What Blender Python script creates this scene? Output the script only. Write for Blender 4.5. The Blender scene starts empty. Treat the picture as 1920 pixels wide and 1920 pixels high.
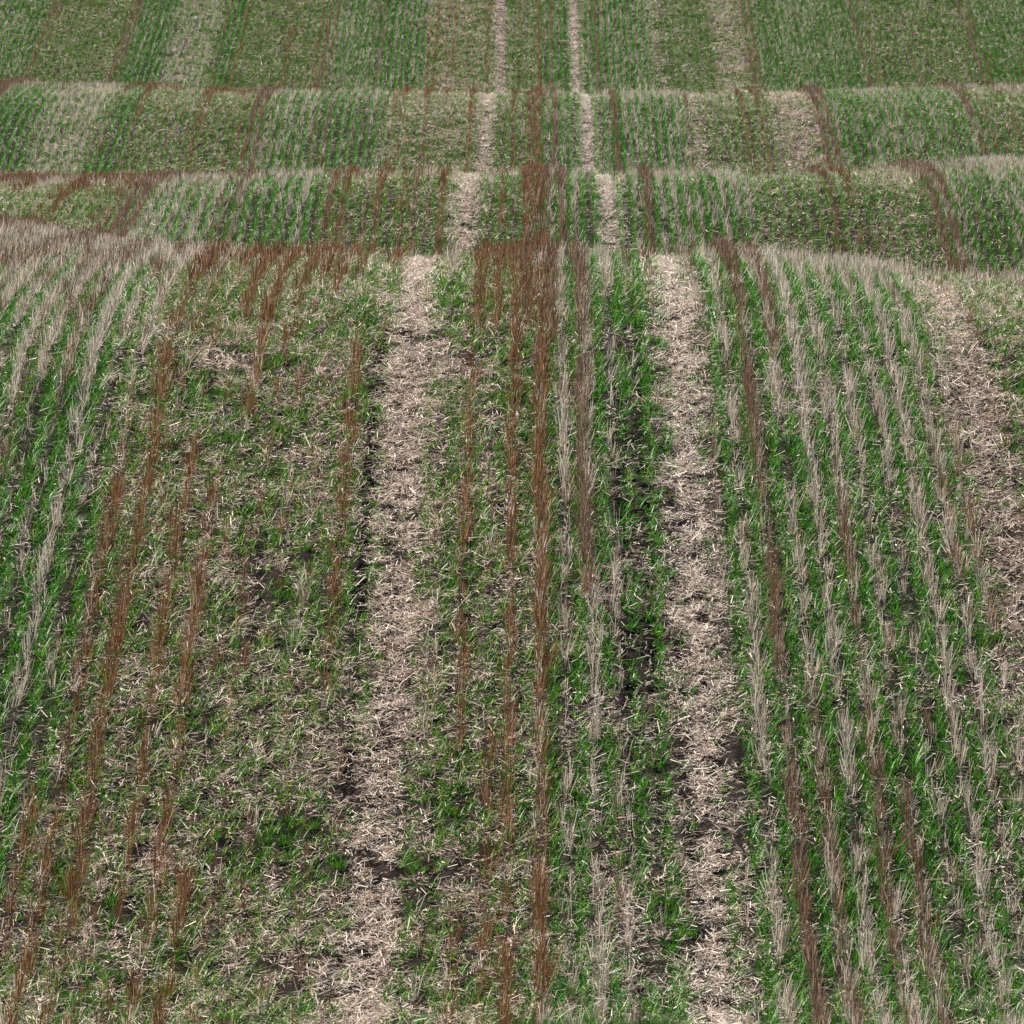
import bpy, math
import numpy as np

R = math.radians
scene = bpy.context.scene
rng = np.random.default_rng(11)

# ------------------------------------------------------------------ camera, sky, sun, exposure
F = 16000.0                 # focal length in photo pixels (1920 px square photo)
PITCH = R(4.0)
CP, SP = math.cos(PITCH), math.sin(PITCH)
CAM_Z = 6.0
cam = bpy.data.cameras.new("camera")
cam.sensor_fit = 'HORIZONTAL'
cam.sensor_width = 24.0
cam.lens = 24.0 * F / 1920.0
cam.clip_start = 0.5
cam.clip_end = 8000
cam.dof.use_dof = True
cam.dof.focus_distance = 60.0
cam.dof.aperture_fstop = (cam.lens / 1000.0) / 0.0085
cam_o = bpy.data.objects.new("camera", cam)
scene.collection.objects.link(cam_o)
cam_o.location = (0, 0, CAM_Z)
cam_o.rotation_euler = (R(90) - PITCH, 0, 0)
scene.camera = cam_o

SUN_ELEV = R(44)
SUN_AZ = R(-64)             # measured from +Y (view direction) towards +X: sun to the left, beyond the field
world = bpy.data.worlds.new("World")
scene.world = world
world.use_nodes = True
nt = world.node_tree
sky = nt.nodes.new("ShaderNodeTexSky")
sky.sky_type = 'NISHITA'
sky.sun_disc = False
sky.sun_elevation = SUN_ELEV
sky.sun_rotation = SUN_AZ
bg = nt.nodes["Background"]
nt.links.new(sky.outputs[0], bg.inputs[0])
bg.inputs[1].default_value = 0.05
sl = bpy.data.lights.new("sun", 'SUN')
sl.energy = 5.0
sl.angle = R(0.5)
sl.color = (1.0, 0.93, 0.81)
so = bpy.data.objects.new("sun", sl)
scene.collection.objects.link(so)
from mathutils import Vector
sdir = Vector((math.sin(SUN_AZ) * math.cos(SUN_ELEV), math.cos(SUN_AZ) * math.cos(SUN_ELEV), math.sin(SUN_ELEV)))
so.rotation_euler = sdir.to_track_quat('Z', 'Y').to_euler()
so.location = sdir * 300
vs = scene.view_settings
vs.view_transform = 'Standard'
vs.look = 'None'
vs.exposure = 0.98
vs.gamma = 1.0

# ------------------------------------------------------------------ noise helpers
def vnoise(x, y, seed, n=64):
    g = np.random.default_rng(seed).random((n, n))
    xi = np.floor(x).astype(int); yi = np.floor(y).astype(int)
    fx = x - xi; fy = y - yi
    fx = fx * fx * (3 - 2 * fx); fy = fy * fy * (3 - 2 * fy)
    a = g[xi % n, yi % n]; b = g[(xi + 1) % n, yi % n]
    c = g[xi % n, (yi + 1) % n]; d = g[(xi + 1) % n, (yi + 1) % n]
    return (a * (1 - fx) + b * fx) * (1 - fy) + (c * (1 - fx) + d * fx) * fy

def fnoise(x, y, seed):
    return 0.55 * vnoise(x, y, seed) + 0.3 * vnoise(2.1 * x, 2.1 * y, seed + 1) + 0.15 * vnoise(4.3 * x, 4.3 * y, seed + 2)

def sstep(a, b, x):
    t = np.clip((x - a) / (b - a), 0, 1)
    return t * t * (3 - 2 * t)

# ------------------------------------------------------------------ the rolling ground
def prof(pairs):
    dd = np.arange(10, 420, 0.25)
    a = np.array(pairs, float)
    y = np.interp(dd, a[:, 0], a[:, 1])
    k = np.exp(-0.5 * (np.arange(-12, 13) / 5.0) ** 2); k /= k.sum()
    ys = np.convolve(np.pad(y, 12, mode='edge'), k, mode='valid')
    return dd, ys

NEAR = [(10, 1990), (12, 1962), (14, 1990), (20, 2110), (30, 2210), (40, 2080), (43, 2010), (45.5, 1920), (48.5, 1600), (51.5, 1290),
        (54, 1080), (56.5, 895), (58.5, 760), (60.3, 655)]
FARP = [(209, 178), (213, 130), (217, 85), (221, 42), (225, 0), (233, -80), (241, -150), (260, -240), (275, -270), (300, -250), (420, 250)]
PC = prof(NEAR + [(62.2, 570), (64.3, 515), (66.5, 492), (69, 487), (72, 497), (78, 545), (86, 610), (95, 640), (103, 590),
     (107, 530), (109.5, 490), (111.5, 430), (113.5, 378), (115.5, 345), (118, 331), (121, 333), (127, 352), (135, 385), (144, 392), (151, 362),
     (155, 330), (158, 280), (161, 230), (164, 193), (167, 179), (170, 180), (177, 196), (185, 216), (195, 218), (203, 196)] + FARP)
PL = prof(NEAR + [(62.5, 590), (65, 540), (69, 490), (74, 462), (80, 446), (87, 436), (92, 433), (98, 438), (103, 440),
     (106, 434), (109.5, 408), (113, 375), (117, 356), (122, 345), (128, 337), (133, 334), (139, 345), (146, 356), (151, 350),
     (155, 325), (158, 270), (161, 222), (164, 190), (168, 168), (173, 160), (178, 163), (185, 185), (195, 195), (203, 175), (207, 165)] + FARP)
PR = prof(NEAR + [(62.2, 596), (64.3, 560), (67, 540), (70, 535), (73, 545), (79, 580), (87, 630), (95, 660), (103, 610),
     (107, 560), (109.5, 515), (111.5, 450), (113.5, 392), (116, 345), (119, 322), (123, 311), (128, 304), (132, 308), (138, 340), (144, 365), (151, 345),
     (155, 310), (158, 255), (161, 212), (164, 186), (168, 170), (172, 165), (178, 178), (185, 205), (195, 212), (203, 190)] + FARP)

def Ypix(X, d):
    dc = np.clip(d, 12, 419)
    xi = X / dc * F + 960
    yl = np.interp(dc, *PL); yc = np.interp(dc, *PC); yr = np.interp(dc, *PR)
    wl = 1 - sstep(-60, 760, xi)
    wr = sstep(1300, 1930, xi)
    y = yc * (1 - wl - wr) + yl * wl + yr * wr
    # gentle unevenness of the crests
    y = y + 7 * (vnoise(X * 0.55 + 40, dc * 0.05, 5) - 0.5) * sstep(58, 66, dc)
    return y

def up_cam(X, d):
    """height above the optical axis (camera frame) of the bare ground"""
    dc = np.clip(d, 12, 419)
    yc = (960 - Ypix(X, dc)) / F * dc
    z12 = -12 * SP + (960 - 1962) / F * 12 * CP
    zn = z12 + 0 * d
    yn = (zn + d * SP) / CP
    yfar = yc - np.maximum(d - 419, 0) * 0.0
    zfar = (-419 * SP) + yc * CP
    yf = (zfar + d * SP) / CP
    return np.where(d < 12, yn, np.where(d > 419, yf, yc))

ROW_SLOPE = 50.0 / F
def xi_of(X, d):            # field coordinate across the drill rows
    return X - ROW_SLOPE * d
def X_of(q, d):
    return q + ROW_SLOPE * d

TLD = [40, 46, 51, 57, 62, 110, 160, 209, 225, 300]
def track_left(d):  return np.interp(d, TLD, [-0.96, -0.945, -0.885, -0.90, -0.91, -0.97, -1.0, -0.93, -1.02, -1.02])
def track_right(d): return np.interp(d, TLD, [0.96, 0.96, 0.985, 0.98, 1.0, 0.945, 0.90, 0.94, 0.89, 0.89])

def track_w(q, d):
    a = np.exp(-((q - track_left(d)) / 0.135) ** 4)
    b = np.exp(-((q - track_right(d)) / 0.125) ** 4)
    return np.maximum(a, b)

def lug_w(q, d):            # bare strip pressed by tyre lugs, left of each straw track
    ondl = sstep(47.5, 51, d) * (1 - sstep(60, 62, d)) * (.35 + .65 * sstep(.3, .5, vnoise(d * .8, q * 0 + 9, 48)))
    ondr = sstep(47.5, 51, d) * (1 - sstep(60.5, 61.5, d)) * (.35 + .65 * sstep(.3, .5, vnoise(d * .8, q * 0 + 4, 49)))
    a = np.exp(-((q - track_left(d) + 0.235) / 0.055) ** 4) * ondl
    b = np.exp(-((q - track_right(d) + 0.35) / 0.13) ** 4) * ondr
    return np.maximum(a, b)

def disp(X, d):
    q = xi_of(X, d)
    fade = 1 - sstep(75, 110, d)
    z = 0.030 * (fnoise(q * 9, d * 6, 21) - 0.5) * (0.35 + 0.65 * fade)
    z = z + 0.016 * (vnoise(q * 26, d * 20, 31) - 0.5) * fade
    z = z - 0.02 * track_w(q, d)
    lw = lug_w(q, d)
    ph = d * 5.3 + 0.8 * vnoise(q * 3, d * 2, 41) + np.abs(q - track_right(d)) * 2.0
    lug = np.sin(ph * 2 * math.pi)
    z = z + lw * (0.030 * np.sign(lug) * np.abs(lug) ** 0.5 * (0.4 + vnoise(q * 5, d * 3, 43)) - 0.008)
    z = z + 0.012 * np.cos(q / 0.165 * 2 * math.pi) * fade      # drill furrows
    return z

def P(X, d, extra=0.0):
    yc = up_cam(X, d)
    return np.stack([X, d * CP + yc * SP, CAM_Z - d * SP + yc * CP + disp(X, d) + extra], axis=-1)

# ------------------------------------------------------------------ mesh helper
def add_mesh(name, verts, faces, mat, attr=None, smooth=False):
    """faces: (n,4) or (n,3) int array"""
    me = bpy.data.meshes.new(name)
    nv, nf, k = len(verts), len(faces), faces.shape[1]
    me.vertices.add(nv)
    me.vertices.foreach_set("co", np.ascontiguousarray(verts, np.float32).ravel())
    me.loops.add(nf * k)
    me.loops.foreach_set("vertex_index", np.ascontiguousarray(faces, np.int32).ravel())
    me.polygons.add(nf)
    me.polygons.foreach_set("loop_start", np.arange(0, nf * k, k, dtype=np.int32))
    try:
        me.polygons.foreach_set("loop_total", np.full(nf, k, np.int32))
    except Exception:
        pass
    if attr is not None:
        for nm, arr in attr.items():
            a = me.attributes.new(nm, 'FLOAT', 'POINT')
            a.data.foreach_set("value", np.ascontiguousarray(arr, np.float32))
    me.update(calc_edges=True)
    if smooth:
        me.polygons.foreach_set("use_smooth", np.ones(nf, bool))
    me.materials.append(mat)
    o = bpy.data.objects.new(name, me)
    scene.collection.objects.link(o)
    return o

def tag(o, label=None, cat=None, group=None, kind=None):
    if label: o["label"] = label
    if cat: o["category"] = cat
    if group: o["group"] = group
    if kind: o["kind"] = kind
    return o

def nrm(v):
    return v / np.maximum(np.linalg.norm(v, axis=-1, keepdims=True), 1e-9)

def ribbons(base, dirv, L, W, bend, nseg, tint, hue, taper=0.25, wdir=None):
    """thin curved blades. base (N,3), dirv (N,3), bend (N,3) quadratic offset."""
    N = len(base)
    if N == 0:
        return np.zeros((0, 3)), np.zeros((0, 4), int), np.zeros(0), np.zeros(0), np.zeros(0)
    if wdir is None:
        r = rng.normal(size=(N, 3))
        r[:, 1] *= 0.35                      # blades mostly turn a face along the rows
        wdir = nrm(r - dirv * np.sum(r * dirv, 1, keepdims=True))
    ts = np.linspace(0, 1, nseg + 1)
    pts = []
    for t in ts:
        p = base + dirv * (L * t)[:, None] + bend * (L * t * t)[:, None]
        w = W * (1 - (1 - taper) * t ** 1.5)
        if nseg > 1:
            w = w * (0.75 + 0.5 * np.sin(math.pi * min(t + 0.15, 1)))
        pts.append(p - wdir * (w / 2)[:, None]); pts.append(p + wdir * (w / 2)[:, None])
    V = np.stack(pts, 1)                     # N, 2(nseg+1), 3
    m = 2 * (nseg + 1)
    q = np.array([[2 * s, 2 * s + 1, 2 * s + 3, 2 * s + 2] for s in range(nseg)])
    Fc = (np.arange(N) * m)[:, None, None] + q[None]
    along = np.tile(np.repeat(ts, 2), N)
    return V.reshape(-1, 3), Fc.reshape(-1, 4), np.repeat(tint, m), np.repeat(hue, m), along

def merge(parts):
    Vs, Fs, Ts, Hs, As = [], [], [], [], []
    off = 0
    for v, f, t, h, a in parts:
        Vs.append(v); Fs.append(f + off); Ts.append(t); Hs.append(h); As.append(a); off += len(v)
    return np.concatenate(Vs), np.concatenate(Fs), np.concatenate(Ts), np.concatenate(Hs), np.concatenate(As)

# ------------------------------------------------------------------ materials
def ramp(nodes, cols):
    r = nodes.new("ShaderNodeValToRGB")
    el = r.color_ramp.elements
    while len(el) < len(cols):
        el.new(0.5)
    for e, (p, c) in zip(el, cols):
        e.position = p; e.color = (*c, 1)
    return r

def plant_mat(name, lowhue, highhue, rough, transl, spec=0.35, tcol=None):
    """colour = mix of two ramps (attribute 'hue'), position on the ramp from attribute 'tint'"""
    m = bpy.data.materials.new(name); m.use_nodes = True
    n = m.node_tree.nodes; l = m.node_tree.links
    b = n["Principled BSDF"]
    at = n.new("ShaderNodeAttribute"); at.attribute_name = "tint"
    ah = n.new("ShaderNodeAttribute"); ah.attribute_name = "hue"
    r1 = ramp(n, lowhue); r2 = ramp(n, highhue)
    l.new(at.outputs["Fac"], r1.inputs[0]); l.new(at.outputs["Fac"], r2.inputs[0])
    mx = n.new("ShaderNodeMix"); mx.data_type = 'RGBA'
    l.new(ah.outputs["Fac"], mx.inputs[0]); l.new(r1.outputs[0], mx.inputs[6]); l.new(r2.outputs[0], mx.inputs[7])
    l.new(mx.outputs[2], b.inputs["Base Color"])
    b.inputs["Roughness"].default_value = rough
    b.inputs["Specular IOR Level"].default_value = spec
    if transl > 0:
        t = n.new("ShaderNodeBsdfTranslucent")
        l.new(mx.outputs[2], t.inputs[0])
        ms = n.new("ShaderNodeMixShader"); ms.inputs[0].default_value = transl
        l.new(b.outputs[0], ms.inputs[1]); l.new(t.outputs[0], ms.inputs[2])
        l.new(ms.outputs[0], n["Material Output"].inputs[0])
    return m

# hue 0 = pinkish grey-brown stubble, hue 1 = rust-brown stubble
M_brown = plant_mat("brown_stubble",
    [(0.0, (0.09, 0.055, 0.04)), (0.6, (0.31, 0.20, 0.15)), (1.0, (0.66, 0.52, 0.43))],
    [(0.0, (0.10, 0.042, 0.016)), (0.6, (0.31, 0.145, 0.062)), (1.0, (0.64, 0.42, 0.25))], 0.55, 0.25, .15)
M_grey = plant_mat("pale_stubble",
    [(0.0, (0.17, 0.12, 0.09)), (0.35, (0.48, 0.385, 0.31)), (1.0, (0.84, 0.77, 0.69))],
    [(0.0, (0.18, 0.13, 0.09)), (0.35, (0.52, 0.41, 0.32)), (1.0, (0.86, 0.79, 0.70))], 0.5, 0.42, .2)
M_straw = plant_mat("loose_straw",
    [(0.0, (0.10, 0.07, 0.058)), (0.35, (0.36, 0.28, 0.225)), (1.0, (0.90, 0.81, 0.72))],
    [(0.0, (0.13, 0.075, 0.05)), (0.35, (0.44, 0.30, 0.215)), (1.0, (0.86, 0.73, 0.60))], 0.5, 0.15, 0.2)
# hue 0 = deep bluish green, hue 1 = olive
M_green = plant_mat("seedling_leaf",
    [(0.0, (0.011, 0.055, 0.005)), (0.5, (0.036, 0.180, 0.008)), (0.9, (0.13, 0.37, 0.022)), (1.0, (0.38, 0.38, 0.12))],
    [(0.0, (0.018, 0.050, 0.005)), (0.5, (0.066, 0.175, 0.009)), (0.9, (0.19, 0.35, 0.028)), (1.0, (0.42, 0.38, 0.14))], 0.42, 0.34, 0.28)

def soil_mat():
    m = bpy.data.materials.new("field_soil"); m.use_nodes = True
    n = m.node_tree.nodes; l = m.node_tree.links
    b = n["Principled BSDF"]; b.inputs["Roughness"].default_value = 0.95
    b.inputs["Specular IOR Level"].default_value = 0.03
    tc = n.new("ShaderNodeTexCoord")
    n1 = n.new("ShaderNodeTexNoise"); n1.inputs["Scale"].default_value = 14; n1.inputs["Detail"].default_value = 8
    n1.inputs["Roughness"].default_value = 0.7
    l.new(tc.outputs["Object"], n1.inputs["Vector"])
    r = ramp(n, [(0.28, (0.008, 0.006, 0.0058)), (0.5, (0.019, 0.014, 0.0135)), (0.74, (0.050, 0.037, 0.034))])
    l.new(n1.outputs["Fac"], r.inputs[0])
    # chaff: fine pale flecks lying in the soil
    v = n.new("ShaderNodeTexVoronoi"); v.inputs["Scale"].default_value = 60
    mp = n.new("ShaderNodeMapping"); mp.inputs["Scale"].default_value = (0.45, 1, 1)
    l.new(tc.outputs["Object"], mp.inputs[0]); l.new(mp.outputs[0], v.inputs["Vector"])
    r2 = ramp(n, [(0.12, (1, 1, 1)), (0.3, (0, 0, 0))])
    l.new(v.outputs["Distance"], r2.inputs[0])
    n2 = n.new("ShaderNodeTexNoise"); n2.inputs["Scale"].default_value = 5
    l.new(tc.outputs["Object"], n2.inputs["Vector"])
    mul = n.new("ShaderNodeMath"); mul.operation = 'MULTIPLY'
    l.new(r2.outputs[0], mul.inputs[0]); l.new(n2.outputs["Fac"], mul.inputs[1])
    mx = n.new("ShaderNodeMix"); mx.data_type = 'RGBA'
    l.new(mul.outputs[0], mx.inputs[0]); l.new(r.outputs[0], mx.inputs[6]); mx.inputs[7].default_value = (0.10, 0.075, 0.06, 1)
    l.new(mx.outputs[2], b.inputs["Base Color"])
    bp = n.new("ShaderNodeBump"); bp.inputs["Strength"].default_value = 0.8; bp.inputs["Distance"].default_value = 0.02
    l.new(n1.outputs["Fac"], bp.inputs["Height"]); l.new(bp.outputs[0], b.inputs["Normal"])
    return m
M_soil = soil_mat()

# ------------------------------------------------------------------ ground sheet
ds = np.concatenate([np.linspace(-60, 0, 13)[:-1], np.arange(0, 10, 1.0), np.arange(10, 43, 0.5), np.arange(43, 70, 0.03),
                     np.arange(70, 108, 0.2), np.arange(108, 240, 0.12), np.arange(240, 420, 1.5), np.geomspace(420, 4000, 30)])
cs = np.concatenate([-np.geomspace(20000, 1350, 40), np.arange(-1300, 1301, 7.0), np.geomspace(1350, 20000, 40)])
DD, CC = np.meshgrid(ds, cs, indexing='ij')
XX = CC / F * np.sqrt(DD * DD + 12.0 ** 2)
G = P(XX.ravel(), DD.ravel())
nr, nc = DD.shape
idx = np.arange(nr * nc).reshape(nr, nc)
GF = np.stack([idx[:-1, :-1], idx[:-1, 1:], idx[1:, 1:], idx[1:, :-1]], -1).reshape(-1, 4)
ground = add_mesh("ground", G, GF, M_soil, smooth=True)
tag(ground, "bare dark soil of the rolling field rising in four crests", "ground", kind="structure")

# ------------------------------------------------------------------ where plants can be seen
DGRID = np.arange(44.0, 236.0, 0.25)
XGRID = np.linspace(-1150, 1150, 93)         # pixel columns about the axis
YT = np.stack([Ypix(c / F * DGRID, DGRID) for c in XGRID], 0)
RUN = np.minimum.accumulate(YT, axis=1)
RUNP = np.concatenate([np.full((len(XGRID), 1), 4000.0), RUN[:, :-1]], 1)
def seen(X, d, h):
    col = X / d * F
    ic = np.clip(np.round((col + 1150) / 25).astype(int), 0, len(XGRID) - 1)
    jd = np.clip(((d - 44) / 0.25).astype(int), 0, len(DGRID) - 1)
    y = YT[ic, jd]
    return (y - RUNP[ic, jd] < h * F / d + 4) & (np.abs(col) < 1090) & (y > -150)

def pix(X, d):
    return X / d * F + 960, Ypix(X, d)

# ------------------------------------------------------------------ the field, zone by zone across the rows (q in metres from the middle row)
ZE = np.array([-18, -12.7, -10.45, -9.4, -8.2, -7.6, -5.45, -4.3, -2.92, -1.18, -0.75, 0.04, 0.42, 0.80, 1.15, 2.82, 3.15, 4.5, 5.3, 8.4, 11.1, 18])
ZG = np.array([.88, .86, 1.0, .75, 1.0, .86, .75, 1.0, .86, .45, .86, .95, .9, .58, 1.0, .45, .85, .60, 1.0, .80, .88])   # green
ZL = np.array([.50, .60, .35, .75, .35, .62, .60, .35, .70, .65, .68, .40, .42, .75, .40, 1.0, .62, 1.0, .40, .58, .45])   # loose straw
ZS = np.array([.50, .20, .30, 1.0, .40, .20, 1.0, .60, .22, .10, .20, .80, .30, .20, .85, .15, .20, .20, .60, .25, .50])   # pale stubble
ZB = np.array([.10, .30, .05, .05, .10, .35, .05, .06, .30, .05, .20, .06, .06, .04, .12, .03, .20, .10, .06, .30, .10])   # brown stubble
ZO = np.array([.30, .80, .00, .30, .10, .80, .20, .05, .80, .60, .75, .10, .15, .30, .05, .60, .60, .70, .20, .60, .30])   # olive tone / rust tone
def zone(q, tab):
    qq = q + rng.normal(0, .11, np.shape(q))
    return tab[np.clip(np.searchsorted(ZE, qq) - 1, 0, len(tab) - 1)]

# bare straw-covered patches and lush patches on the near hill: (q, d, half-width across rows, half-length along rows)
PALE_SPOTS = [(-2.18, 60.1, .28, .8), (-1.82, 54, .32, .6), (-1.28, 50, .32, .8), (-2.14, 48.3, .25, .5), (2.96, 58.5, .3, 1.5), (2.98, 54.5, .2, 1.0),
              (.5, 47.3, .28, .8), (-1.3, 46.2, .35, .8), (-.48, 48, .22, .5), (-.6, 60, .28, .8), (2.19, 47.3, .28, .6), (1.75, 58.6, .2, .6),
              (-1.6, 57, .25, .5), (-2.5, 51.5, .2, .5), (2.5, 51.5, .25, .5), (.35, 51, .2, .4), (-2.9, 47, .3, .6)]
LUSH_SPOTS = [(-3.44, 58, .5, 3), (-1.22, 61, .16, 1.5), (-.63, 63, .22, 1.5), (.62, 62.4, .22, 1.5), (-2.93, 53.2, .3, 3), (-3.15, 51, .2, 2),
              (.09, 50.4, .07, 2.5), (1.79, 49.5, .12, 3), (2.08, 48.3, .12, 2), (1.72, 62.4, .4, 1.5), (2.4, 61.5, .3, 1.5), (1.5, 54.4, .09, 3)]
def spots(q, d, tab):
    w = np.zeros(np.shape(q))
    for (a, b, c, e) in tab:
        w = np.maximum(w, np.exp(-((q - a) / c) ** 2 - ((d - b) / e) ** 2))
    return w
def green_at(q, d):
    g = zone(q, ZG) * (1 - .75 * spots(q, d, PALE_SPOTS)) + .35 * spots(q, d, LUSH_SPOTS)
    g = g * np.where((zone(q, ZL) >= .69) & (d > 145), .62, 1.0)
    g = g * (1 - .6 * np.exp(-((q - 2.98) / .14) ** 4) * (d < 66))
    g = np.where(hill(d) == 2, np.maximum(g, 1.0), g)
    return np.where((hill(d) == 3) & (q < 2.5), np.maximum(g, .82), g)
def litter_at(q, d):
    l = zone(q, ZL)
    l = np.where(l >= .69, l * np.array([1, 1, .4, 1.0, 1.0])[hill(d)], l * np.array([1, 1, .38, .55, .5])[hill(d)])
    l = l + 1.0 * np.exp(-((q - 2.98) / .14) ** 4) * (d < 66)
    l = l * (1 - .6 * spots(q, d, LUSH_SPOTS)) + .4 * spots(q, d, PALE_SPOTS)
    return l + .55 * np.exp(-((q + .95) / .38) ** 2) * (1 - sstep(47, 53, d))
def crest_w(q, d):
    sh = .85 * (1 - sstep(-3.1, -2.2, q)) * sstep(59, 64, d) * (1 - sstep(95, 105, d))
    return sh + .5 * np.exp(-((d - 67.5) / 2.6) ** 2) * sstep(.3, .6, fnoise(q * 1.1 + 9, d * .1, 93)) + (.5 * np.exp(-((d - 120) / 3.5) ** 2) + .4 * np.exp(-((d - 169) / 3.5) ** 2)) * sstep(.4, .62, fnoise(q * .45 + 3, d * .06, 90)) * np.where((q > 1.9) & (q < 4.8), .1, 1.0)
def hill(d):
    return np.where(d < 100, 1, np.where(d < 145, 2, np.where(d < 190, 3, 4)))
LODN = np.array([0, 1.0, 0.62, 0.46, 0.30])
LODW = np.array([0, 1.0, 1.2, 1.4, 1.7])

# ------------------------------------------------------------------ stubble rows: (q, strength, height, rust 0..1, d ranges)
BROWN_ROWS = [
    (0.0,   .95, .24, .85, [(44, 300)]),
    (0.10,  .9,  .27, .30, [(60.6, 70), (107, 125), (163.5, 172)]),
    (-0.10, .9,  .27, .60, [(61.3, 70), (107, 125), (155, 170)]),
    (-0.185, .74, .21, .95, [(44, 70), (107, 170)]),
    (-0.295, .7,  .22, .95, [(44, 50.5), (61, 70)]),
    (-0.42, .8,  .23, .85, [(61, 70)]),
    (-0.475, .66, .20, .95, [(44, 59.5), (107, 240)]),
    (0.30,  .95, .26, .25, [(53.5, 70), (107, 240)]),
    (0.45,  .35, .18, .35, [(47, 55)]),
    (1.45,  .92, .24, .30, [(44, 240)]),
    (1.65,  .65, .23, .35, [(44, 51.5), (60, 70)]),
    (1.95,  .75, .23, .30, [(44, 57)]),
    (2.12,  .65, .22, .35, [(44, 49.5)]),
    (2.67,  .5,  .22, .40, [(52, 60)]),
    (2.81,  .6,  .22, .60, [(52, 58), (155, 170)]),
    (-1.29, .78,  .22, .95, [(51.2, 60.2), (107, 240)]),
    (-1.68, .5,  .22, .60, [(54, 60), (107, 122)]),
    (-1.98, .95,  .27, .95, [(44, 48), (58, 62)]),
    (-2.15, .72,  .23, .95, [(44, 56), (107, 240)]),
    (-2.33, .72, .21, .95, [(44, 58), (206, 240)]),
    (-2.60, .80, .24, .85, [(44, 240)]),
    (-2.78, .75,  .22, .90, [(44, 58), (107, 240)]),
    (-2.45, .35, .22, .85, [(44, 52), (58, 70)]),
    (-1.85, .35, .20, .85, [(44, 56)]),
    (-1.75, .75, .23, .95, [(62, 70)]), (-1.95, .75, .23, .95, [(61.5, 70)]), (-1.5, .75, .22, .95, [(63, 70)]), (-1.36, .6, .22, .9, [(64, 70)]), (-2.12, .75, .22, .95, [(61.5, 70)]), (-1.62, .7, .22, .95, [(62, 70)]), (-1.1, .5, .22, .9, [(64.5, 70)]), (-2.93, .65, .22, .9, [(44, 50)]), (-2.3, .6, .22, .9, [(60.5, 72)]),
    (-3.30, .55, .22, .15, [(54, 90)]),
    (-3.55, .60, .22, .15, [(56, 95)]),
    (-4.00, .7,  .24, .25, [(60, 240)]),
    (-4.2, .5,  .24, .25, [(60, 240)]),
    (-5.25, 1.0, .27, .30, [(60, 240)]), (-5.42, 1.0, .27, .35, [(60, 240)]), (-5.6, .6, .25, .6, [(60, 240)]),
    (-6.35, .7, .22, .9, [(107, 240)]), (-6.5, .5, .22, .9, [(107, 240)]),
    (-7.6, .8, .24, .8, [(107, 240)]), (-8.1, .7, .24, .8, [(107, 240)]),
    (-10.45, 1.0, .27, .3, [(107, 240)]), (-10.6, 1.0, .27, .3, [(107, 240)]),
    (-12.7, .9, .25, .5, [(107, 240)]), (-12.55, .6, .25, .5, [(107, 240)]),
    (3.9, .7, .22, .7, [(107, 185)]), (4.2, .7, .22, .8, [(107, 185)]),
    (5.3, 1.0, .27, .3, [(107, 240)]), (5.46, 1.0, .27, .3, [(107, 240)]), (5.2, .5, .25, .5, [(107, 240)]),
    (8.15, .9, .25, .45, [(107, 240)]), (8.4, .7, .25, .5, [(107, 240)]), (9.4, .5, .25, .4, [(107, 240)]),
    (11.0, 1.0, .27, .35, [(107, 240)]), (11.2, .9, .27, .4, [(107, 240)]), (10.7, .4, .25, .6, [(107, 240)]),
    (-15.8, 1.0, .26, .35, [(107, 240)]), (-15.95, .8, .26, .35, [(107, 240)]),
]
C = dict(q=[], d=[], h=[], n=[], hue=[], kind=[], row=[], spread=[])     # clumps
def add_clumps(q0, step, dens_fn, hgt, nst, hue, kind, rowid, dr, jit=0.015, spread=1.15):
    for (a, b) in dr:
        d = np.arange(a, min(b, 236.0), step)
        if len(d) == 0: continue
        d = d + rng.uniform(-.35, .35, len(d)) * step
        # farther hills need fewer, wider clumps
        keep = rng.random(len(d)) < np.array([1, 1, .8, .7, .6])[hill(d)]
        d = d[keep]
        wob = 0.02 * (vnoise(d * 0.35, np.full_like(d, q0 * 7.7), 77) - 0.5) * 2
        q = q0 + wob + rng.normal(0, jit, len(d)) * (1 + .5 * (hill(d) > 1))
        X = X_of(q, d)
        dn = dens_fn(q, d)
        m = seen(X, d, hgt) & (rng.random(len(d)) < dn)
        q, d, dn = q[m], d[m], np.clip(dn[m], 0.3, 1)
        k = len(d)
        C['q'].append(q); C['d'].append(d)
        C['h'].append(hgt * rng.uniform(.6, 1.2, k) * (0.75 + .25 * dn))
        C['n'].append(np.maximum(3, nst * rng.uniform(.4, 1.4, k) * (0.5 + .5 * dn)))
        C['hue'].append(np.clip(hue + rng.normal(0, .12, k), 0, 1)); C['kind'].append(np.full(k, kind))
        C['row'].append(np.full(k, rowid)); C['spread'].append(np.full(k, spread))

for i, (q0, st, hg, rust, dr) in enumerate(BROWN_ROWS):
    def dens(q, d, st=st, i=i):
        nz = fnoise(d * 1.3 + i * 13.1, np.full_like(d, i * 3.3), 100)
        nz = .6 * nz + .4 * vnoise(d * 5.1 + i * 3.1, np.full_like(d, i * 1.3), 160)
        nz2 = fnoise(d * 0.22 + i * 3.1, np.full_like(d, i * 5.3), 140)
        loss = 1.3 - .8 * st
        return np.clip(st * 1.05 - 4.2 * np.maximum(0, .50 - nz) * loss - 3.6 * np.maximum(0, .47 - nz2) * loss, 0, 1)
    add_clumps(q0, 0.06, dens, hg * np.where(hg > .25, .74, .84), 16 * (0.4 + .6 * st), rust, 0, i, dr)

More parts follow.
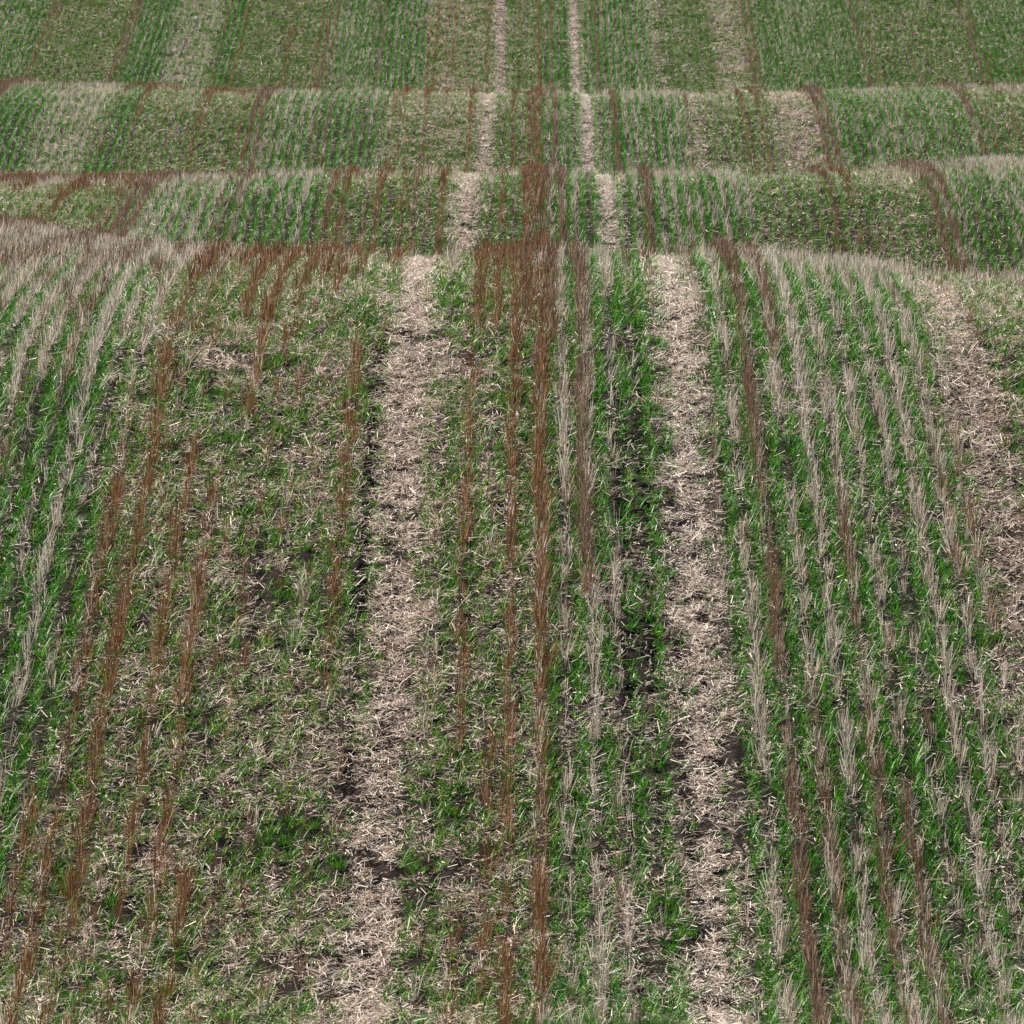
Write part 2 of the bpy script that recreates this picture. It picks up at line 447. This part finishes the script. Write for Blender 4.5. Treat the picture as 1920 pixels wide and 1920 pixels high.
PALE_ROWS = []
ROWSP = 0.165
for k in range(-100, 101):
    q0 = k * ROWSP + 0.0
    rr = rng.random()
    PALE_ROWS.append((q0, rr))
    def densp(q, d, rr=rr, k=k):
        nz = fnoise(d * 0.8 + k * 7.7, np.full_like(d, k * 1.9), 200)
        nz = .55 * nz + .45 * vnoise(d * 4.1 + k * 1.1, np.full_like(d, k * 2.3), 208)
        big = fnoise(q * 0.8, d * 0.25, 205)
        z = zone(q, ZS) + crest_w(q, d)
        return np.clip(z * (0.3 + .9 * rr) * np.clip(-.75 + 3.3 * nz, 0, 2) * (.6 + big) * np.where(d > 100, 1.4, 1.15) - 0.12, 0, 1) * (1 - track_w(q, d)) * (1 - .8 * lug_w(q, d))
    add_clumps(q0, 0.085, densp, .155, 11, rng.random(), 1, 1000 + k, [(44, 240)], jit=0.02, spread=1.5)
    def densb(q, d, rr=rr, k=k):
        nz = fnoise(d * 0.9 + k * 5.7, np.full_like(d, k * 2.9), 220)
        z = zone(q, ZB) + .5 * crest_w(q, d) + .7 * (q < -4) * np.exp(-((d - 124) / 6) ** 2) + .35 * (q < -4.5) * np.exp(-((d - 171) / 4) ** 2)
        return np.clip(z * (0.2 + 1.2 * (1 - rr)) * np.clip(nz * 3.2 - 1.0, 0, 2), 0, 1) * (1 - track_w(q, d)) * (1 - .8 * lug_w(q, d))
    add_clumps(q0 + 0.01, 0.075, densb, .18, 14, 0.25 + .65 * float(zone(np.array([q0]), ZO)[0]), 0, 1000 + k, [(44, 240)], jit=0.02, spread=1.2)

for key in C: C[key] = np.concatenate(C[key])
NC = len(C['q'])
C['n'] = np.maximum(3, (C['n'] * LODN[hill(C['d'])] ** .8)).astype(int)

def stalks(ix):
    """all stalks of the clumps ix -> ribbon data (each clump a fan of cut straws)"""
    n = C['n'][ix]
    rep = np.repeat(ix, n)
    N = len(rep)
    q = C['q'][rep]; d = C['d'][rep]; sp = C['spread'][rep]
    ox = rng.normal(0, .010, N); oy = rng.normal(0, .022, N)
    X = X_of(q, d) + ox
    base = P(X, d + oy, -0.01)
    lean = rng.normal(0, .115, (N, 2)) * sp[:, None]
    cl = np.random.default_rng(3).normal(0, .10, (NC, 2))
    dirv = np.stack([lean[:, 0] + cl[rep, 0] + ox * 7 + .05, lean[:, 1] + cl[rep, 1] + oy * 2.2, np.ones(N)], 1)
    br = rng.random(N) < .07                              # a few broken over
    dirv[br, :2] += rng.normal(0, .8, (br.sum(), 2))
    dirv = nrm(dirv)
    L = C['h'][rep] * rng.uniform(.35, 1.15, N)
    W = rng.uniform(.0026, .0042, N) * LODW[hill(d)]
    bend = np.stack([rng.normal(.02, .05, N), rng.normal(0, .05, N), -np.abs(rng.normal(0, .02, N))], 1)
    tint = np.clip(rng.beta(1.2, 1.7, N) + .1 * (C['kind'][rep] == 1), 0, 1)
    hue = np.clip(C['hue'][rep] + rng.normal(0, .1, N), 0, 1)
    return ribbons(base, dirv, L, W, bend, 1, tint, hue, taper=.8)

# individuals: the 300 clumps that show largest
pxc, pyc = pix(X_of(C['q'], C['d']), C['d'])
inframe = (pxc > 15) & (pxc < 1905) & (pyc > 60) & (pyc < 1915)
size = C['h'] * np.sqrt(C['n']) / C['d'] * inframe
NIND = 300
order = np.argsort(-size)
ind = order[:NIND]
rest = np.setdiff1d(np.arange(NC), ind)

def as_mesh(name, data, mat):
    v, f, t, h, a = data
    return add_mesh(name, v, f, mat, {"tint": t, "hue": h, "along": a})

ORD = ["lowest", "second lowest", "third lowest", "fourth lowest", "fifth lowest", "sixth lowest", "seventh lowest", "eighth lowest", "ninth lowest", "tenth lowest"]
def nth(n):
    w = ["first", "second", "third", "fourth", "fifth", "sixth", "seventh", "eighth", "ninth", "tenth", "eleventh", "twelfth", "thirteenth",
         "fourteenth", "fifteenth", "sixteenth", "seventeenth", "eighteenth", "nineteenth"]
    t = {20: "twent", 30: "thirt", 40: "fort", 50: "fift", 60: "sixt", 70: "sevent", 80: "eight", 90: "ninet"}
    if n <= 19: return w[n - 1]
    if n >= 100: return "hundred-and-" + nth(n - 100) if n > 100 else "hundredth"
    a, b = n // 10 * 10, n % 10
    return t[a] + ("ieth" if b == 0 else "y-" + w[b - 1])

# number the rows across the field from the wheel tracks
row_ids = sorted(set(C['row'][ind].tolist()), key=lambda r: np.mean(C['q'][ind][C['row'][ind] == r]))
row_q = {r: float(np.mean(C['q'][ind][C['row'][ind] == r])) for r in row_ids}
left_rows = [r for r in row_ids if row_q[r] < -0.92][::-1]
mid_rows = [r for r in row_ids if -0.92 <= row_q[r] <= 0.98]
right_rows = [r for r in row_ids if row_q[r] > 0.98]
row_name = {}
for i, r in enumerate(left_rows): row_name[r] = nth(i + 1) + " stubble row left of left track"
for i, r in enumerate(mid_rows): row_name[r] = nth(i + 1) + " stubble row right of left track"
for i, r in enumerate(right_rows): row_name[r] = nth(i + 1) + " stubble row right of right track"
for r in row_ids:
    mem = ind[C['row'][ind] == r]
    mem = mem[np.argsort(C['d'][mem])]
    for j, c in enumerate(mem):
        pale = C['kind'][c] == 1
        o = as_mesh("stubble_clump", stalks(np.array([c])), M_grey if pale else M_brown)
        # origin at the base of the clump
        bx = P(np.array([X_of(C['q'][c], C['d'][c])]), np.array([C['d'][c]]))[0]
        co = np.empty(len(o.data.vertices) * 3, np.float32); o.data.vertices.foreach_get("co", co)
        co = co.reshape(-1, 3) - bx[None].astype(np.float32)
        o.data.vertices.foreach_set("co", co.ravel()); o.data.update()
        o.location = bx
        hgt = "tall" if C['h'][c] > .24 else ("short" if C['h'][c] < .17 else "upright")
        col = "pale grey-tan" if pale else ("rust-brown" if C['hue'][c] > .6 else "pinkish-brown")
        tag(o, "%s %s stubble clump, %s up the %s" % (hgt, col, nth(j + 1), row_name[r]),
            "stubble clump", "cut straw stubble clumps standing in the drill rows")

rb = rest[C['kind'][rest] == 0]; rp = rest[C['kind'][rest] == 1]
ob = as_mesh("brown_stubble", stalks(rb), M_brown)
tag(ob, "brown standing stubble in long rows running up over every crest of the field", "stubble", kind="stuff")
og = as_mesh("pale_stubble", stalks(rp), M_grey)
tag(og, "pale grey-tan standing stubble thinly scattered along the rows between the green seedlings", "stubble", kind="stuff")

# ------------------------------------------------------------------ green seedlings
Gq, Gd, Gs, Gh = [], [], [], []
for k in range(-110, 111):
    q0 = k * ROWSP + 0.082
    rr = rng.random()
    for (a, b) in [(44, 236)]:
        d = np.arange(a, b, 0.062)
        d = d[rng.random(len(d)) < np.array([1, 1, 1, 1, 1])[hill(d)]]
        d = d + rng.uniform(-.03, .03, len(d))
        zo = float(zone(np.array([q0]), ZO)[0])
        q = q0 + rng.normal(0, .018 + .042 * zo, len(d)) * np.where(d > 100, .7, 1.0) + 0.02 * (vnoise(d * .35, np.full_like(d, k * 1.7), 78) - .5)
        X = X_of(q, d)
        nz = fnoise(d * 0.55 + k * 3.7, np.full_like(d, k * 2.1), 300)
        big = fnoise(q * 0.55, d * 0.3, 305)
        fine = vnoise(q * 5, d * 2.2, 309)
        g = green_at(q, d)
        crest = 0.35 * np.exp(-((d - 64) / 2.5) ** 2) + .25 * np.exp(-((d - 118) / 3.5) ** 2)
        dn = g * (0.8 + .6 * rr) * (-.76 + 1.5 * nz + 1.1 * big + 1.8 * fine) + crest * g - .05 * (1 - g)
        dn = np.where(d > 100, .6 + 1.7 * (dn * 1.2 - .5), dn) * (1 - 0.97 * track_w(q, d)) * (1 - .45 * lug_w(q, d))
        m = seen(X, d, .12) & (rng.random(len(d)) < dn)
        Gq.append(q[m]); Gd.append(d[m]); Gs.append(np.clip(dn[m], .35, 1.0)); Gh.append(zone(q[m], ZO))
Gq = np.concatenate(Gq); Gd = np.concatenate(Gd); Gs = np.concatenate(Gs); Gh = np.concatenate(Gh)
NG = len(Gq)
Gsz = Gs * rng.uniform(.75, 1.2, NG)
def leaves(ix, nmin, nmax, seg):
    n = rng.integers(nmin, nmax + 1, len(ix))
    rep = np.repeat(ix, n); N = len(rep)
    q = Gq[rep]; d = Gd[rep]
    base = P(X_of(q, d) + rng.normal(0, .013, N), d + rng.normal(0, .018, N), -.005)
    az = rng.uniform(0, 2 * math.pi, N)
    out = rng.uniform(.2, 1.25, N)
    dirv = nrm(np.stack([np.cos(az) * out, np.sin(az) * out, np.ones(N)], 1))
    L = rng.uniform(.05, .13, N) * (.75 + .55 * Gsz[rep]) * np.where(Gh[rep] > .5, .85, 1.0) * np.where(d > 100, .8, 1.0)
    W = rng.uniform(.0042, .0074, N) * LODW[hill(d)]
    dr = rng.uniform(.1, .75, N)
    bend = np.stack([np.cos(az) * dr * .7, np.sin(az) * dr * .7, -dr * .75], 1)
    wd = nrm(np.stack([-np.sin(az), np.cos(az), rng.normal(0, .35, N)], 1))
    wd = nrm(wd - dirv * np.sum(wd * dirv, 1, keepdims=True))
    tint = np.clip(rng.beta(2.6, 2.6, N) * .9, 0, .9)
    dry = rng.random(N) < (.03 + .08 * Gh[rep])
    tint[dry] = rng.uniform(.92, 1, dry.sum())
    hue = np.clip(.7 * Gh[rep] + rng.normal(0, .15, N), 0, 1)
    return ribbons(base, dirv, L, W, bend, seg, tint, hue, taper=.15, wdir=wd)

gx, gy = pix(X_of(Gq, Gd), Gd)
gin = (gx > 15) & (gx < 1905) & (gy < 1912) & (gy > 60)
gsize = Gsz / Gd * gin
gi = np.argsort(-gsize)[:300]
grest = np.setdiff1d(np.arange(NG), gi)
near = grest[Gd[grest] < 100]; far = grest[Gd[grest] >= 100]
osd = as_mesh("green_seedlings", merge([leaves(near, 13, 22, 2), leaves(far, 14, 20, 1)]), M_green)
tag(osd, "green cereal seedlings carpeting the field between the stubble rows", "seedlings", kind="stuff")
rowk = np.round((Gq - 0.082) / ROWSP).astype(int)
ks = sorted(set(rowk[gi].tolist()))
lk = [k for k in ks if k * ROWSP + .082 < -0.92][::-1]; mk = [k for k in ks if -0.92 <= k * ROWSP + .082 <= .98]; rk = [k for k in ks if k * ROWSP + .082 > .98]
gname = {}
for i, k in enumerate(lk): gname[k] = nth(i + 1) + " green row left of left track"
for i, k in enumerate(mk): gname[k] = nth(i + 1) + " green row right of left track"
for i, k in enumerate(rk): gname[k] = nth(i + 1) + " green row right of right track"
for k in ks:
    mem = gi[rowk[gi] == k]; mem = mem[np.argsort(Gd[mem])]
    for j, c in enumerate(mem):
        o = as_mesh("cereal_seedling", leaves(np.array([c]), 15, 24, 3), M_green)
        bx = P(np.array([X_of(Gq[c], Gd[c])]), np.array([Gd[c]]))[0]
        co = np.empty(len(o.data.vertices) * 3, np.float32); o.data.vertices.foreach_get("co", co)
        o.data.vertices.foreach_set("co", (co.reshape(-1, 3) - bx[None].astype(np.float32)).ravel()); o.data.update()
        o.location = bx
        tag(o, "%s cereal seedling, %s up the %s" % ("olive-green" if Gh[c] > .5 else "deep green", nth(j + 1), gname[k]),
            "seedling", "cereal seedlings standing in the drill rows")

# ------------------------------------------------------------------ loose straw
def straw(N_per_m2, dens_fn, lo, hi, wd, lift, qrange=None, pale=.0):
    parts_q, parts_d = [], []
    for (a, b, mul) in [(44, 107, 1.0), (107, 136, .6), (153, 180, .45), (206, 236, .34)]:
        w = 1130.0 / F * b
        if qrange is not None:
            area = (b - a) * (qrange[1] - qrange[0])
            n = int(area * N_per_m2 * mul)
            d = rng.uniform(a, b, n); q = rng.uniform(qrange[0], qrange[1], n)
        else:
            n = int((b - a) * 2 * w * N_per_m2 * mul)
            d = rng.uniform(a, b, n); q = xi_of(rng.uniform(-w, w, n), d)
        X = X_of(q, d)
        m = seen(X, d, .02)
        q, d = q[m], d[m]
        m = rng.random(len(q)) < dens_fn(q, d)
        parts_q.append(q[m]); parts_d.append(d[m])
    q = np.concatenate(parts_q); d = np.concatenate(parts_d); N = len(q)
    base = P(X_of(q, d), d, 0.004) + np.stack([np.zeros(N), np.zeros(N), rng.uniform(0, lift, N)], 1)
    az = rng.uniform(0, 2 * math.pi, N)
    el = np.abs(rng.normal(0, .32, N)) - .03
    dirv = nrm(np.stack([np.cos(az) * np.cos(el), np.sin(az) * np.cos(el), np.sin(el) + .17 * np.sin(az)], 1))
    L = np.clip(rng.lognormal(math.log((lo + hi) * .38), .45, N), lo * .6, hi * 1.5) * LODW[hill(d)] ** .5
    W = rng.uniform(wd * .7, wd * 1.3, N) * LODW[hill(d)]
    flat = rng.random(N) < .18
    W[flat] *= 1.7
    bend = rng.normal(0, .06, (N, 3))
    up = np.stack([rng.normal(0, .5, N), rng.normal(-.25, .5, N), np.ones(N)], 1)
    wdir = nrm(np.cross(up, dirv))
    tint = np.clip(rng.beta(1.1, 1.5, N) + pale + .25 * flat, 0, 1)
    hue = np.clip(zone(q, ZO) * .6 + rng.normal(.1, .25, N), 0, 1)
    return ribbons(base, dirv, L, W, bend, 1, tint, hue, taper=.8, wdir=wdir)

def dens_field(q, d):
    big = fnoise(q * 1.3, d * .7, 400); fine = vnoise(q * 6, d * 4, 409)
    return np.clip(litter_at(q, d) * (-.6 + 1.2 * big + 1.5 * fine), 0, 1) * (1 - .3 * lug_w(q, d)) * (1 - track_w(q, d))
ol = as_mesh("straw_litter", straw(3700, dens_field, .02, .085, .0030, .035), M_straw)
tag(ol, "pale loose straw scattered over the soil among the rows", "straw", kind="stuff")

def dens_tl(q, d):
    return np.exp(-((q - track_left(d)) / (0.142 + .02 * (d > 100)) * (1 + .9 * (vnoise(d * 2.2, q * 0 + 3, 426) - .5))) ** 4) * np.clip(-.2 + 2.0 * fnoise(q * 7, d * 7.2, 420), 0, 1) * np.array([1, 1, .9, .85, .75])[hill(d)] * (1 - .92 * (vnoise(q * 9, d * 10.1, 424) > .76))
def dens_tr(q, d):
    return np.exp(-((q - track_right(d)) / (0.125 + .02 * (d > 100)) * (1 + .9 * (vnoise(d * 2.2, q * 0 + 5, 427) - .5))) ** 4) * np.clip(-.2 + 2.0 * fnoise(q * 7, d * 7.2, 430), 0, 1) * np.array([1, 1, .9, .9, .9])[hill(d)] * (1 - .92 * (vnoise(q * 9, d * 10.1, 434) > .76))
tl = as_mesh("straw_track", straw(8000, dens_tl, .02, .08, .0031, .03, (-1.3, -.6), .08), M_straw)
tag(tl, "flattened straw covering the left wheel track, tan with dark gaps", "straw track", "straw-covered wheel tracks", kind="stuff")
tr = as_mesh("straw_track", straw(8000, dens_tr, .02, .08, .0031, .03, (.6, 1.3), .13), M_straw)
tag(tr, "flattened straw covering the right wheel track, paler than its neighbour", "straw track", "straw-covered wheel tracks", kind="stuff")

# ------------------------------------------------------------------ out-of-focus grass on the bank just in front of the camera
N = 1100
d = rng.uniform(11.6, 12.5, N)
px = np.clip(rng.normal(1180, 190, N), 640, 1720)
X = (px - 960) / F * d
base = P(X, d)
az = rng.uniform(0, 2 * math.pi, N); out = rng.uniform(.1, .6, N)
dirv = nrm(np.stack([np.cos(az) * out, np.sin(az) * out, np.ones(N)], 1))
hh = .036 + .024 * np.exp(-((px - 1130) / 170) ** 2)
L = hh * rng.uniform(.6, 1.15, N)
fg = ribbons(base, dirv, L, rng.uniform(.004, .007, N), np.stack([np.cos(az) * .3, np.sin(az) * .3, np.full(N, -.2)], 1), 2,
             rng.uniform(.1, .7, N), rng.uniform(.5, 1, N), taper=.15)
of = as_mesh("bank_grass", fg, M_green)
tag(of, "blurred green grass tips on the near bank at the bottom edge", "grass", kind="stuff")
print("clumps", NC, "seedlings", NG, "polys", sum(len(o.data.polygons) for o in scene.objects if o.type == 'MESH'))
